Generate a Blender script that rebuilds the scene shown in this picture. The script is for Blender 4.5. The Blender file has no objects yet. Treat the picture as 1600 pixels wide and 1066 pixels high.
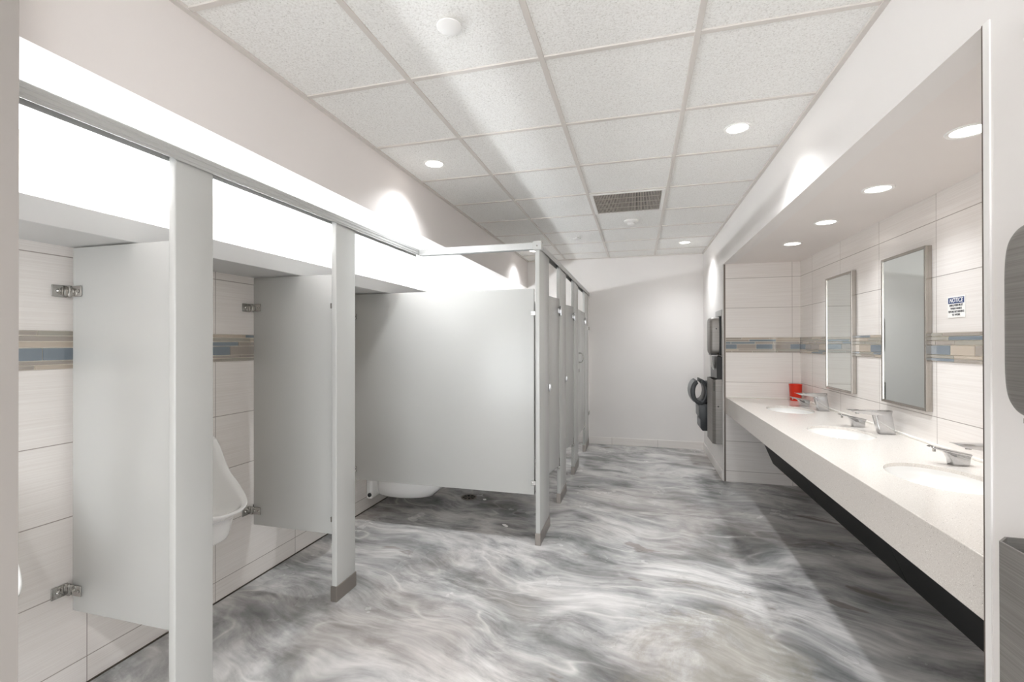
import bpy, bmesh, math, random
from mathutils import Vector, Matrix
random.seed(7)
PI = math.pi
SC = bpy.context.scene
COL = SC.collection

# ------------------------------------------------------------------ camera
CAM_H = 1.42
cd = bpy.data.cameras.new('camera')
cam = bpy.data.objects.new('camera', cd)
COL.objects.link(cam)
cd.sensor_width = 36.0
cd.lens = 722.2 / 1600 * 36.0
cd.shift_y = 0.6 / 1600
cd.clip_start = 0.05
cam.location = (0, 0, CAM_H)
cam.rotation_euler = (PI / 2 + 0.0032, 0.0016, 0.2655)
SC.camera = cam

# ------------------------------------------------------------------ world, exposure, lamp strengths
w = bpy.data.worlds.new('world')
SC.world = w
w.use_nodes = True
w.node_tree.nodes['Background'].inputs[0].default_value = (0.93, 0.97, 1.0, 1)
w.node_tree.nodes['Background'].inputs[1].default_value = 2.35  # added soft fill, entering by the open rear to brighten the room
SC.view_settings.view_transform = 'Standard'
SC.view_settings.look = 'None'
SC.view_settings.exposure = 1.1
SC.view_settings.gamma = 1.0
SC.view_settings.use_curve_mapping = False
SC.cycles.max_bounces = 14
SC.cycles.diffuse_bounces = 8
SC.cycles.glossy_bounces = 6
SC.cycles.sample_clamp_indirect = 6.0
SC.cycles.caustics_reflective = False
SC.cycles.caustics_refractive = False

SPOT_W = 50.0        # ceiling downlights
NICHE_W = 13.5       # vanity downlights
TUBE_E = 37.0        # cove tubes
LENS_E = 6.0

# ------------------------------------------------------------------ dimensions
CZ = 2.61            # ceiling
SZ = 2.22            # underside of the soffits
XL = -2.23           # tiled left wall
XS = -1.55           # left soffit face
XR = 0.845           # right wall face
XN = 1.55            # niche back wall
YB = 6.58            # back wall
YF = -2.4            # rear edge of the room, left open without a wall
NY0, NY1 = 1.435, 5.15   # vanity niche
GX0, GY0, G = -0.993, 1.891, 0.609
CT = 0.86            # countertop

# ------------------------------------------------------------------ materials
def lin(c):
    return tuple(((v / 255) / 12.92 if v / 255 <= 0.04045 else ((v / 255 + 0.055) / 1.055) ** 2.4) for v in c) + (1,)

def mat(name, rgb, rough=0.5, metal=0.0, spec=0.5, coat=0.0):
    m = bpy.data.materials.new(name)
    m.use_nodes = True
    b = m.node_tree.nodes['Principled BSDF']
    b.inputs['Base Color'].default_value = lin(rgb)
    b.inputs['Roughness'].default_value = rough
    b.inputs['Metallic'].default_value = metal
    b.inputs['Specular IOR Level'].default_value = spec
    b.inputs['Coat Weight'].default_value = coat
    return m

class NT:
    """small node helper"""
    def __init__(s, m):
        s.t = m.node_tree
        s.b = s.t.nodes['Principled BSDF']
    def n(s, kind, **kw):
        nd = s.t.nodes.new(kind)
        for k, v in kw.items():
            setattr(nd, k, v)
        return nd
    def l(s, a, b):
        s.t.links.new(a, b)
    def put(s, sock, v):
        if isinstance(v, bpy.types.NodeSocket):
            s.l(v, sock)
        else:
            sock.default_value = v
    def math(s, op, a, b=0.0, c=None):
        nd = s.n('ShaderNodeMath', operation=op)
        s.put(nd.inputs[0], a)
        s.put(nd.inputs[1], b)
        if c is not None:
            s.put(nd.inputs[2], c)
        return nd.outputs[0]
    def mix(s, f, a, b, blend='MIX'):
        nd = s.n('ShaderNodeMix', data_type='RGBA', blend_type=blend)
        s.put(nd.inputs[0], f)
        s.put(nd.inputs[6], a)
        s.put(nd.inputs[7], b)
        return nd.outputs[2]
    def pos(s):
        return s.n('ShaderNodeNewGeometry').outputs['Position']
    def obj(s):
        return s.n('ShaderNodeTexCoord').outputs['Object']
    def scale(s, v, sc, loc=(0, 0, 0)):
        nd = s.n('ShaderNodeMapping')
        s.l(v, nd.inputs[0])
        nd.inputs['Location'].default_value = loc
        nd.inputs['Scale'].default_value = sc
        return nd.outputs[0]
    def noise(s, v, scale, detail=2, rough=0.5, dist=0.0):
        nd = s.n('ShaderNodeTexNoise')
        s.l(v, nd.inputs['Vector'])
        nd.inputs['Scale'].default_value = scale
        nd.inputs['Detail'].default_value = detail
        nd.inputs['Roughness'].default_value = rough
        nd.inputs['Distortion'].default_value = dist
        return nd
    def ramp(s, v, stops):
        nd = s.n('ShaderNodeValToRGB')
        s.l(v, nd.inputs[0])
        e = nd.color_ramp.elements
        while len(e) < len(stops):
            e.new(0.5)
        for el, (p, c) in zip(e, stops):
            el.position = p
            el.color = c if len(c) == 4 else lin(c)
        return nd.outputs[0]
    def bump(s, h, strength=0.2, dist=0.01):
        nd = s.n('ShaderNodeBump')
        nd.inputs['Strength'].default_value = strength
        nd.inputs['Distance'].default_value = dist
        s.l(h, nd.inputs['Height'])
        s.l(nd.outputs[0], s.b.inputs['Normal'])

def paint_mat(name, rgb, rough=0.55):
    m = mat(name, rgb, rough, spec=0.3)
    t = NT(m)
    nz = t.noise(t.pos(), 220, 3)
    t.bump(nz.outputs[0], 0.06, 0.002)
    nz2 = t.noise(t.pos(), 1.3, 2)
    c = t.ramp(nz2.outputs[0], [(0.3, tuple(max(0, v - 4) for v in rgb)), (0.7, rgb)])
    t.l(c, t.b.inputs['Base Color'])
    return m

def tile_mat(name, axis, u0):
    """12x24 linen-striped ceramic tile, stacked; a 150 mm mosaic course interrupts the rows"""
    m = mat(name, (226, 220, 215), 0.32)
    t = NT(m)
    p = t.pos()
    sep = t.n('ShaderNodeSeparateXYZ')
    t.l(p, sep.inputs[0])
    u = sep.outputs[axis]
    v = sep.outputs[2]
    above = t.math('GREATER_THAN', v, 1.395)
    v2 = t.math('SUBTRACT', v, t.math('MULTIPLY', above, 0.150))
    fv = t.math('DIVIDE', t.math('SUBTRACT', v2, 0.111 - 3.02), 0.302)
    fu = t.math('DIVIDE', t.math('SUBTRACT', u, u0 - 6.1), 0.61)
    def edge(f, size, wd):
        fr = t.math('FRACT', f)
        d = t.math('MINIMUM', fr, t.math('SUBTRACT', 1.0, fr))
        return t.math('LESS_THAN', t.math('MULTIPLY', d, size), wd)
    g = t.math('MAXIMUM', edge(fv, 0.302, 0.0019), edge(fu, 0.61, 0.0017))
    # striations
    sc = (2.2, 2.2, 210.0)
    st = t.noise(t.scale(p, sc), 1.0, 3, 0.6)
    stc = t.ramp(st.outputs[0], [(0.3, (227, 221, 216)), (0.52, (234, 229, 225)), (0.75, (239, 235, 231))])
    # each tile a touch different
    wn = t.n('ShaderNodeTexWhiteNoise', noise_dimensions='2D')
    cmb = t.n('ShaderNodeCombineXYZ')
    t.l(t.math('FLOOR', fu), cmb.inputs[0])
    t.l(t.math('FLOOR', fv), cmb.inputs[1])
    t.l(cmb.outputs[0], wn.inputs['Vector'])
    tint = t.ramp(wn.outputs['Value'], [(0.0, (249, 248, 247)), (1.0, (255, 255, 255))])
    col = t.mix(1.0, stc, tint, 'MULTIPLY')
    col = t.mix(g, col, lin((164, 155, 149)))
    t.l(col, t.b.inputs['Base Color'])
    h = t.math('SUBTRACT', t.math('MULTIPLY', st.outputs[0], 0.3), t.math('MULTIPLY', g, 1.0))
    t.bump(h, 0.25, 0.002)
    t.l(t.math('ADD', 0.3, t.math('MULTIPLY', g, 0.5)), t.b.inputs['Roughness'])
    return m

M = {}
M['paint'] = paint_mat('wall paint', (234, 230, 227))
M['paint_soffit'] = paint_mat('soffit paint', (230, 224, 221))
M['ceil_paint'] = paint_mat('niche ceiling paint', (234, 228, 224))
M['tile_x'] = tile_mat('linen tile along x', 0, 0.867)
M['tile_y'] = tile_mat('linen tile along y', 1, 2.995)
M['tile_yl'] = tile_mat('linen tile along left wall', 1, 1.405)
M['grout'] = mat('mosaic grout', (226, 220, 208), 0.7)
M['glass_slate'] = mat('slate glass mosaic', (122, 131, 139), 0.1, coat=0.4)
M['glass_taupe'] = mat('taupe glass mosaic', (160, 151, 142), 0.12, coat=0.4)
M['glass_beige'] = mat('beige glass mosaic', (186, 173, 158), 0.12, coat=0.4)
M['glass_sage'] = mat('sage glass mosaic', (160, 155, 144), 0.15, coat=0.4)
M['panel'] = mat('grey powder coat', (190, 190, 187), 0.24, spec=0.55)
t = NT(M['panel'])
t.bump(t.noise(t.obj(), 420, 2).outputs[0], 0.03, 0.001)
M['alu'] = mat('satin aluminium', (188, 188, 186), 0.38, metal=0.35)
M['chrome'] = mat('polished chrome', (200, 200, 201), 0.05, metal=1.0)
M['castzinc'] = mat('chrome plated zinc', (178, 176, 172), 0.16, metal=1.0)
M['porcelain'] = mat('white vitreous china', (244, 243, 241), 0.08, spec=0.6, coat=0.5)
M['black'] = mat('matt black laminate', (17, 17, 18), 0.5, spec=0.25)
M['blackplastic'] = mat('black plastic', (18, 18, 19), 0.3)
M['white'] = mat('white enamel', (238, 236, 233), 0.35)
M['grid'] = mat('ceiling grid enamel', (212, 206, 200), 0.45)
M['trimmetal'] = mat('bronze tile edging', (120, 111, 103), 0.4, metal=0.6)
M['dryer'] = mat('dark grey dryer plastic', (52, 54, 56), 0.4)
M['dryer_side'] = mat('pale grey dryer plastic', (128, 130, 131), 0.4)
M['red'] = mat('red plastic', (214, 44, 14), 0.3)
M['paper'] = mat('white paper', (240, 239, 236), 0.8)
M['blue'] = mat('sign blue', (24, 58, 112), 0.5)
M['ink'] = mat('sign ink', (70, 70, 74), 0.6)
M['caulk'] = mat('white caulk', (240, 237, 231), 0.45)
M['dark'] = mat('dark plenum', (24, 23, 22), 0.8)
M['ventgrey'] = mat('grille aluminium', (186, 178, 170), 0.5, metal=0.2)
M['bag'] = mat('dark green bin liner', (34, 44, 42), 0.25, coat=0.3)
M['plategrey'] = mat('grey plastic plate', (186, 184, 181), 0.5)
M['mirror'] = mat('mirror glass', (228, 232, 230), 0.015, metal=1.0)

def steel_mat():
    m = mat('brushed stainless steel', (156, 152, 148), 0.4, metal=0.85)
    t = NT(m)
    p = t.scale(t.obj(), (1.5, 1.5, 240.0))
    nz = t.noise(p, 1.0, 3, 0.6)
    c = t.ramp(nz.outputs[0], [(0.3, (138, 134, 130)), (0.7, (164, 160, 156))])
    t.l(c, t.b.inputs['Base Color'])
    t.l(t.math('ADD', 0.44, t.math('MULTIPLY', nz.outputs[0], 0.16)), t.b.inputs['Roughness'])
    t.bump(nz.outputs[0], 0.05, 0.001)
    return m
M['steel'] = steel_mat()
M['shoe'] = mat('satin steel shoe', (150, 143, 137), 0.36, metal=0.75)

def quartz_mat():
    m = mat('speckled quartz', (222, 216, 208), 0.16, spec=0.5)
    t = NT(m)
    p = t.pos()
    v1 = t.n('ShaderNodeTexVoronoi')
    t.l(p, v1.inputs['Vector'])
    v1.inputs['Scale'].default_value = 150
    s1 = t.math('LESS_THAN', v1.outputs['Distance'], 0.22)
    wn = t.n('ShaderNodeTexWhiteNoise', noise_dimensions='3D')
    t.l(v1.outputs['Position'], wn.inputs['Vector'])
    chip = t.ramp(wn.outputs['Value'], [(0.0, (150, 140, 130)), (0.16, (196, 188, 180)), (0.5, (222, 216, 208)), (1.0, (246, 243, 238))])
    nz = t.noise(p, 300, 2)
    base = t.ramp(nz.outputs[0], [(0.35, (211, 204, 197)), (0.65, (226, 220, 213))])
    c = t.mix(s1, base, chip)
    t.l(c, t.b.inputs['Base Color'])
    return m
M['quartz'] = quartz_mat()

def ceil_tile_mat():
    m = mat('mineral fibre ceiling tile', (226, 224, 219), 0.85, spec=0.1)
    t = NT(m)
    p = t.pos()
    n1 = t.noise(p, 125, 3, 0.65)
    n2 = t.noise(p, 330, 2, 0.6)
    h = t.math('ADD', n1.outputs[0], t.math('MULTIPLY', n2.outputs[0], 0.6))
    c = t.ramp(h, [(0.5, (190, 188, 183)), (0.68, (230, 228, 224)), (0.85, (240, 239, 236)), (1.0, (244, 243, 240))])
    t.l(c, t.b.inputs['Base Color'])
    t.bump(h, 0.35, 0.004)
    return m
M['ctile'] = ceil_tile_mat()

def floor_mat():
    m = mat('metallic epoxy floor', (150, 148, 146), 0.2, spec=0.5)
    t = NT(m)
    p = t.pos()
    rot = t.n('ShaderNodeMapping')
    t.l(p, rot.inputs[0])
    rot.inputs['Rotation'].default_value = (0, 0, math.radians(14))
    p0 = rot.outputs[0]
    def warp(v, scale, amt, detail=2):
        wv = t.noise(v, scale, detail, 0.5)
        sub = t.n('ShaderNodeVectorMath', operation='SUBTRACT')
        t.l(wv.outputs['Color'], sub.inputs[0])
        sub.inputs[1].default_value = (0.5, 0.5, 0.5)
        mul = t.n('ShaderNodeVectorMath', operation='SCALE')
        t.l(sub.outputs[0], mul.inputs[0])
        mul.inputs['Scale'].default_value = amt
        add = t.n('ShaderNodeVectorMath', operation='ADD')
        t.l(v, add.inputs[0])
        t.l(mul.outputs[0], add.inputs[1])
        return add.outputs[0]
    q = warp(p0, 0.9, 0.75)
    q2 = warp(q, 3.0, 0.09)
    # broad clouds, stretched across the room
    a = t.noise(t.scale(q2, (0.8, 1.35, 1)), 1.7, 6, 0.6)
    base = t.ramp(a.outputs[0], [(0.28, (112, 114, 114)), (0.40, (160, 161, 160)), (0.50, (204, 202, 201)), (0.58, (230, 227, 225)), (0.72, (238, 236, 234))])
    # wispy streaks
    wsp = t.noise(t.scale(q2, (1.5, 4.2, 1), (5.1, 0.3, 0)), 2.0, 6, 0.66)
    wc = t.ramp(wsp.outputs[0], [(0.34, (176, 176, 177)), (0.50, (236, 236, 236)), (0.66, (255, 255, 255))])
    c = t.mix(0.85, base, wc, 'MULTIPLY')
    # thin bright folds, broken up
    r = t.noise(t.scale(q2, (0.9, 2.4, 1), (3.1, 1.7, 0)), 1.25, 2, 0.5)
    rd = t.math('ABSOLUTE', t.math('SUBTRACT', r.outputs[0], 0.5))
    ridge = t.ramp(rd, [(0.0, (1, 1, 1, 1)), (0.018, (0.25, 0.25, 0.25, 1)), (0.07, (0, 0, 0, 1))])
    brk = t.ramp(t.noise(t.scale(q, (1, 1, 1), (9, 9, 0)), 2.2, 2).outputs[0], [(0.36, (0, 0, 0, 1)), (0.56, (1, 1, 1, 1))])
    c = t.mix(t.math('MULTIPLY', t.math('MULTIPLY', ridge, brk), 0.75), c, lin((232, 229, 226)))
    # smoky dark drifts
    d = t.noise(t.scale(q2, (0.7, 2.2, 1), (7.3, 4.4, 0)), 1.3, 5, 0.6)
    dk = t.ramp(d.outputs[0], [(0.52, (0, 0, 0, 1)), (0.70, (1, 1, 1, 1))])
    c = t.mix(t.math('MULTIPLY', dk, 0.65), c, lin((92, 92, 92)))
    # taupe and olive wear
    b = t.noise(t.scale(q, (1, 1, 1), (11.0, 2.0, 0)), 0.9, 5, 0.62)
    bk = t.ramp(b.outputs[0], [(0.50, (0, 0, 0, 1)), (0.68, (1, 1, 1, 1))])
    c = t.mix(t.math('MULTIPLY', bk, 0.4), c, lin((168, 156, 148)))
    # scuffed olive patch in the walkway before the vanity
    dv = t.n('ShaderNodeVectorMath', operation='DISTANCE')
    t.l(t.scale(p, (1.0, 0.55, 0.0)), dv.inputs[0])
    dv.inputs[1].default_value = (0.40, 1.10, 0.0)
    near = t.math('SUBTRACT', 0.62, dv.outputs['Value'])
    sp = t.noise(t.scale(q2, (1, 1, 1), (2.0, 5.0, 0)), 4.0, 8, 0.75)
    om = t.ramp(t.math('ADD', t.math('MULTIPLY', near, 0.55), t.math('SUBTRACT', sp.outputs[0], 0.12)), [(0.48, (0, 0, 0, 1)), (0.60, (1, 1, 1, 1))])
    c = t.mix(t.math('MULTIPLY', om, 0.5), c, lin((150, 144, 130)))
    # small brown blots
    bl = t.noise(t.scale(q2, (1.0, 1.7, 1), (14.0, 6.0, 0)), 2.6, 4, 0.5)
    bm_ = t.ramp(bl.outputs[0], [(0.665, (0, 0, 0, 1)), (0.70, (1, 1, 1, 1))])
    c = t.mix(t.math('MULTIPLY', bm_, 0.6), c, lin((124, 112, 106)))
    f = t.noise(t.scale(q2, (5, 40, 1)), 1.0, 3, 0.6)
    fc = t.ramp(f.outputs[0], [(0.3, (222, 222, 222)), (0.7, (255, 255, 255))])
    c = t.mix(0.8, c, fc, 'MULTIPLY')
    t.l(c, t.b.inputs['Base Color'])
    rg = t.noise(p, 3.0, 4)
    t.l(t.math('ADD', 0.17, t.math('MULTIPLY', rg.outputs[0], 0.16)), t.b.inputs['Roughness'])
    t.bump(t.noise(p, 7, 3).outputs[0], 0.03, 0.01)
    return m
M['floor'] = floor_mat()

def emit_mat(name, rgb, e):
    m = mat(name, rgb, 0.4)
    b = m.node_tree.nodes['Principled BSDF']
    b.inputs['Emission Color'].default_value = lin(rgb)
    b.inputs['Emission Strength'].default_value = e
    return m
M['lens'] = emit_mat('lit downlight lens', (255, 250, 243), LENS_E)
M['tube'] = emit_mat('lit fluorescent tube', (244, 250, 255), TUBE_E)

# ------------------------------------------------------------------ mesh helpers (all in world coordinates)
def box(bm, x0, x1, y0, y1, z0, z1, bev=0.0, seg=2):
    vs = [bm.verts.new((x, y, z)) for z in (z0, z1) for y in (y0, y1) for x in (x0, x1)]
    idx = [(0, 2, 3, 1), (4, 5, 7, 6), (0, 1, 5, 4), (2, 6, 7, 3), (0, 4, 6, 2), (1, 3, 7, 5)]
    fs = [bm.faces.new([vs[i] for i in f]) for f in idx]
    if bev > 0:
        es = list({e for f in fs for e in f.edges})
        bmesh.ops.bevel(bm, geom=es, offset=bev, segments=seg, profile=0.5, affect='EDGES')
    return fs

def prism(bm, pts, a0, a1, axis='y', bev=0.0, seg=2):
    """extrude a polygon; axis y: pts are (x,z); x: (y,z); z: (x,y)"""
    def P(u, v, a):
        return {'y': (u, a, v), 'x': (a, u, v), 'z': (u, v, a)}[axis]
    lo = [bm.verts.new(P(u, v, a0)) for u, v in pts]
    hi = [bm.verts.new(P(u, v, a1)) for u, v in pts]
    n = len(pts)
    fs = [bm.faces.new(lo), bm.faces.new(hi[::-1])]
    for i in range(n):
        fs.append(bm.faces.new([lo[i], hi[i], hi[(i + 1) % n], lo[(i + 1) % n]]))
    bmesh.ops.recalc_face_normals(bm, faces=fs)
    if bev > 0:
        es = list({e for f in fs for e in f.edges})
        bmesh.ops.bevel(bm, geom=es, offset=bev, segments=seg, profile=0.5, affect='EDGES')
    return fs

def lathe(bm, prof, cx, cy, n=32, axis='z', sx=1.0, sy=1.0, caps=True):
    """prof: (radius, height) list"""
    rings = []
    for r, h in prof:
        ring = []
        for k in range(n):
            a = 2 * PI * k / n
            u, v = r * math.cos(a) * sx, r * math.sin(a) * sy
            if axis == 'z':
                ring.append(bm.verts.new((cx + u, cy + v, h)))
            elif axis == 'x':        # cx,cy are y,z
                ring.append(bm.verts.new((h, cx + u, cy + v)))
            else:                    # cx,cy are x,z
                ring.append(bm.verts.new((cx + u, h, cy + v)))
        rings.append(ring)
    fs = []
    for a, b in zip(rings, rings[1:]):
        for k in range(n):
            fs.append(bm.faces.new([a[k], a[(k + 1) % n], b[(k + 1) % n], b[k]]))
    if caps:
        fs.append(bm.faces.new(rings[0][::-1]))
        fs.append(bm.faces.new(rings[-1]))
    bmesh.ops.recalc_face_normals(bm, faces=fs)
    return fs

def tube(bm, pts, r, n=10):
    pts = [Vector(p) for p in pts]
    rings = []
    for i, p in enumerate(pts):
        d = (pts[min(i + 1, len(pts) - 1)] - pts[max(i - 1, 0)]).normalized()
        a = d.orthogonal().normalized() if i == 0 else (rings[-1][1] - d * rings[-1][1].dot(d)).normalized()
        b = d.cross(a)
        rings.append(([bm.verts.new(p + (a * math.cos(2 * PI * k / n) + b * math.sin(2 * PI * k / n)) * r) for k in range(n)], a))
    fs = []
    for (u, _), (v, _) in zip(rings, rings[1:]):
        for k in range(n):
            fs.append(bm.faces.new([u[k], u[(k + 1) % n], v[(k + 1) % n], v[k]]))
    fs.append(bm.faces.new(rings[0][0][::-1]))
    fs.append(bm.faces.new(rings[-1][0]))
    bmesh.ops.recalc_face_normals(bm, faces=fs)
    return fs

def wpos(o):
    v = Vector(o.location)
    while o.parent:
        o = o.parent
        v += o.location
    return v

def obj(name, bm, m, parent=None, smooth=False, recenter=True):
    me = bpy.data.meshes.new(name)
    org = Vector((0, 0, 0))
    if parent is not None:
        org = wpos(parent)
        loc = Vector((0, 0, 0))
    elif recenter:
        xs = [v.co for v in bm.verts]
        org = Vector(((min(v.x for v in xs) + max(v.x for v in xs)) / 2, (min(v.y for v in xs) + max(v.y for v in xs)) / 2, min(v.z for v in xs)))
        loc = org.copy()
    else:
        loc = Vector((0, 0, 0))
    bmesh.ops.translate(bm, verts=bm.verts, vec=-org)
    bm.to_mesh(me)
    bm.free()
    ms = m if isinstance(m, (list, tuple)) else [m]
    for x in ms:
        me.materials.append(x)
    if smooth:
        for p in me.polygons:
            p.use_smooth = True
        if hasattr(me, 'set_sharp_from_angle'):
            me.set_sharp_from_angle(angle=math.radians(40 if smooth is True else smooth))
    o = bpy.data.objects.new(name, me)
    COL.objects.link(o)
    o.location = loc
    o.parent = parent
    return o

def tag(o, label, cat, group=None):
    o['label'] = label
    o['category'] = cat
    if group:
        o['group'] = group
    return o

def thing(name, label, cat, loc, group=None):
    o = bpy.data.objects.new(name, None)
    COL.objects.link(o)
    o.location = loc
    o.empty_display_size = 0.05
    return tag(o, label, cat, group)

def struct(name, bm, m, smooth=False):
    o = obj(name, bm, m, None, smooth, recenter=False)
    o['kind'] = 'structure'
    return o

def dup(root, loc, label, rotz=None):
    r = root.copy()
    COL.objects.link(r)
    r.location = loc
    if rotz is not None:
        r.rotation_euler = (0, 0, rotz)
    r['label'] = label
    for ch in list(root.children):
        c = ch.copy()
        COL.objects.link(c)
        c.parent = r
        for g in list(ch.children):
            d = g.copy()
            COL.objects.link(d)
            d.parent = c
    return r

def B():
    return bmesh.new()

# ================================================================== SETTING
bm = B(); box(bm, XL - 0.1, XN + 0.2, YF - 0.1, YB + 0.1, -0.08, 0.0)
struct('floor', bm, M['floor'])
bm = B(); box(bm, XS - 0.02, XR + 0.02, YF, YB + 0.02, CZ, CZ + 0.05)
struct('ceiling', bm, M['ctile'])
bm = B(); box(bm, XL - 0.12, XL, YF, YB, 0, SZ + 0.02)
struct('wall_left', bm, M['tile_yl'])
# painted upper part of the left wall above the cove ledge
bm = B(); box(bm, XL, XL + 0.006, 0.3, YB, 1.86, SZ)
struct('wall_left_upper', bm, M['white'])
# soffit over the urinals and stalls
bm = B(); box(bm, XL - 0.12, XS, YF, YB, SZ, CZ + 0.05)
struct('wall_left_soffit', bm, M['paint_soffit'])
# near wall that ends beside the camera
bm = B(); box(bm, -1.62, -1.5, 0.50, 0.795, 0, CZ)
struct('wall_entry', bm, paint_mat('entry pier paint with shade', (170, 164, 159)))  # darker than the wall paint: the pier's shade is put into the colour
bm = B(); box(bm, XL - 0.12, XN + 0.15, YB, YB + 0.12, 0, CZ + 0.05)
struct('wall_back', bm, M['paint'])
# right wall: near pier, far pier, header over the niche
bm = B()
box(bm, XR, XN + 0.15, YF, NY0, 0, CZ + 0.05)
box(bm, XR, XN + 0.15, NY1 + 0.004, YB, 0, CZ + 0.05)
box(bm, XR, XR + 0.10, NY0, NY1 + 0.004, SZ, CZ + 0.05)
struct('wall_right', bm, M['paint'])
bm = B(); box(bm, XR + 0.10, XN + 0.15, NY0, NY1 + 0.004, SZ, SZ + 0.08)
struct('ceiling_niche', bm, M['ceil_paint'])
bm = B(); box(bm, XN, XN + 0.12, NY0, NY1, 0, SZ)
struct('wall_niche_back', bm, M['tile_y'])
bm = B(); box(bm, XR + 0.022, XN, NY1 - 0.008, NY1 + 0.004, 0, SZ)
struct('wall_niche_end', bm, M['tile_x'])
# ceiling grid
bm = B()
gh, gw = 0.007, 0.0115
kx = [GX0 + G * k for k in range(0, 3)]
for x in kx:
    box(bm, x - gw, x + gw, YF, YB, CZ - gh, CZ + 0.01, 0.001, 1)
j = -7
while GY0 + G * j < YB:
    y = GY0 + G * j
    box(bm, XS, XR, y - gw, y + gw, CZ - gh + 0.001, CZ + 0.01, 0.001, 1)
    j += 1
box(bm, XS, XS + 0.022, YF, YB, CZ - 0.012, CZ + 0.01)
box(bm, XR - 0.022, XR, YF, YB, CZ - 0.012, CZ + 0.01)
box(bm, XS, XR, YB - 0.02, YB, CZ - 0.012, CZ + 0.01)
struct('trim_1', bm, M['grid'])
# cove ledge with its upstand, hiding the tubes
bm = B()
box(bm, XL, -1.897, 0.44, YB, 1.812, 1.83)
box(bm, -1.898, -1.88, 0.44, YB, 1.8115, 1.898, 0.002, 1)
struct('trim_2', bm, mat('cove ledge paint', (204, 204, 203), 0.5))
# bronze edgings of the niche
bm = B()
box(bm, XR - 0.003, XR + 0.009, NY0 - 0.001, NY0 + 0.006, 0, SZ)
struct('trim_3', bm, M['trimmetal'])
bm = B()
box(bm, XR + 0.008, XR + 0.022, NY1 - 0.012, NY1 + 0.004, 0, SZ)
struct('trim_4', bm, M['trimmetal'])
# white corner bead next to the near edging
bm = B()
box(bm, XR - 0.004, XR + 0.004, NY0 - 0.022, NY0 - 0.001, 0, SZ)
struct('trim_5', bm, M['white'])

# mosaic course: glass strips in rows of different height
ROWS = [(1.4515, 0.0165, .26), (1.4290, 0.0200, .24), (1.4045, 0.0220, .20), (1.3530, 0.0490, .155), (1.3365, 0.0145, .27), (1.3190, 0.0155, .24)]
def mosaic(name, place, length, seed):
    rnd = random.Random(seed)
    bm = B()
    place(bm, 0, length, 1.319, 1.469, 0.003, 0)
    for z, h, ln in ROWS:
        a = -rnd.random() * ln
        while a < length:
            L = ln * rnd.uniform(0.75, 1.25)
            s, e = max(a, 0) + 0.0017, min(a + L, length) - 0.0017
            if e - s > 0.004:
                mi = rnd.choice([1, 1, 2, 3]) if h > .04 else rnd.choice([2, 2, 4, 4, 3, 1])
                place(bm, s, e, z + 0.0016, z + h, 0.006, mi)
            a += L
    return struct(name, bm, [M['grout'], M['glass_slate'], M['glass_taupe'], M['glass_beige'], M['glass_sage']])
def on_left(bm, a, b, z0, z1, d, mi):
    for f in box(bm, XL - 0.002, XL + d, 0.44 + a, 0.44 + b, z0, z1): f.material_index = mi
def on_back(bm, a, b, z0, z1, d, mi):
    for f in box(bm, XN - d, XN + 0.002, NY0 + a, NY0 + b, z0, z1): f.material_index = mi
def on_end(bm, a, b, z0, z1, d, mi):
    y = NY1 - 0.008
    for f in box(bm, XR + 0.023 + a, XR + 0.023 + b, y - d, y + 0.002, z0, z1): f.material_index = mi
mosaic('trim_6', on_left, YB - 0.44, 3)
mosaic('trim_7', on_back, NY1 - NY0 - 0.008, 5)
mosaic('trim_8', on_end, XN - XR - 0.03, 11)

bm = B(); box(bm, XL, XL + 0.007, 0.0, YB, 0, 0.005)
struct('trim_10', bm, mat('soiled floor joint', (70, 62, 54), 0.8))
# tile baseboards
BT = tile_mat('base tile along x', 0, -0.35)
bm = B(); box(bm, XL, XR, YB - 0.01, YB, 0, 0.1, 0.001, 1)
struct('baseboard_back', bm, BT)
bm = B(); box(bm, XR - 0.01, XR, NY1 + 0.01, YB - 0.01, 0, 0.1, 0.001, 1)
struct('baseboard_right', bm, M['tile_yl'])

# ================================================================== LIGHTS
def downlight(x, y, z, label, group, watt, ang, rad=0.056):
    t = thing('downlight', label, 'light', (x, y, z), group)
    bm = B()
    lathe(bm, [(rad - 0.002, z - 0.001), (rad, z - 0.004), (rad + 0.012, z - 0.006), (rad + 0.015, z - 0.003), (rad + 0.015, z + 0.0)], x, y, 40, caps=False)
    obj('trim_ring', bm, M['white'], t, True)
    bm = B()
    lathe(bm, [(rad, z - 0.0025), (rad * 0.6, z - 0.0035), (0.001, z - 0.004)], x, y, 40)
    obj('lens', bm, M['lens'], t, True)
    ld = bpy.data.lights.new('lamp', 'SPOT')
    ld.energy = watt
    ld.spot_size = math.radians(ang)
    ld.spot_blend = 1.0
    ld.shadow_soft_size = rad * 0.9
    ld.color = (0.93, 0.968, 1.0)
    lo = bpy.data.objects.new('lamp', ld)
    COL.objects.link(lo)
    lo.parent = t
    lo.location = (0, 0, -0.012)
    return t
GC = 'recessed downlights in the tiled ceiling'
downlight(-1.30, 2.82, CZ, 'recessed ceiling downlight above the urinals next to the soffit', GC, SPOT_W * 0.75, 128)
downlight(0.537, 2.80, CZ, 'larger looking round recessed downlight in the ceiling tile nearest the vanity header', GC, SPOT_W * 0.85, 128)
downlight(0.543, 5.83, CZ, 'small far recessed downlight in the ceiling near the hand dryer wall', GC, SPOT_W * 0.75, 128)
downlight(-1.29, 5.83, CZ, 'far recessed downlight glimpsed over the stall headrail corner', GC, SPOT_W * 0.75, 128)
downlight(-1.30, -0.20, CZ, 'recessed ceiling downlight by the entry wall end', GC, SPOT_W * 1.35, 128)
downlight(0.54, -0.20, CZ, 'recessed ceiling downlight by the near steel dispenser', GC, SPOT_W * 1.35, 128)
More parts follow.
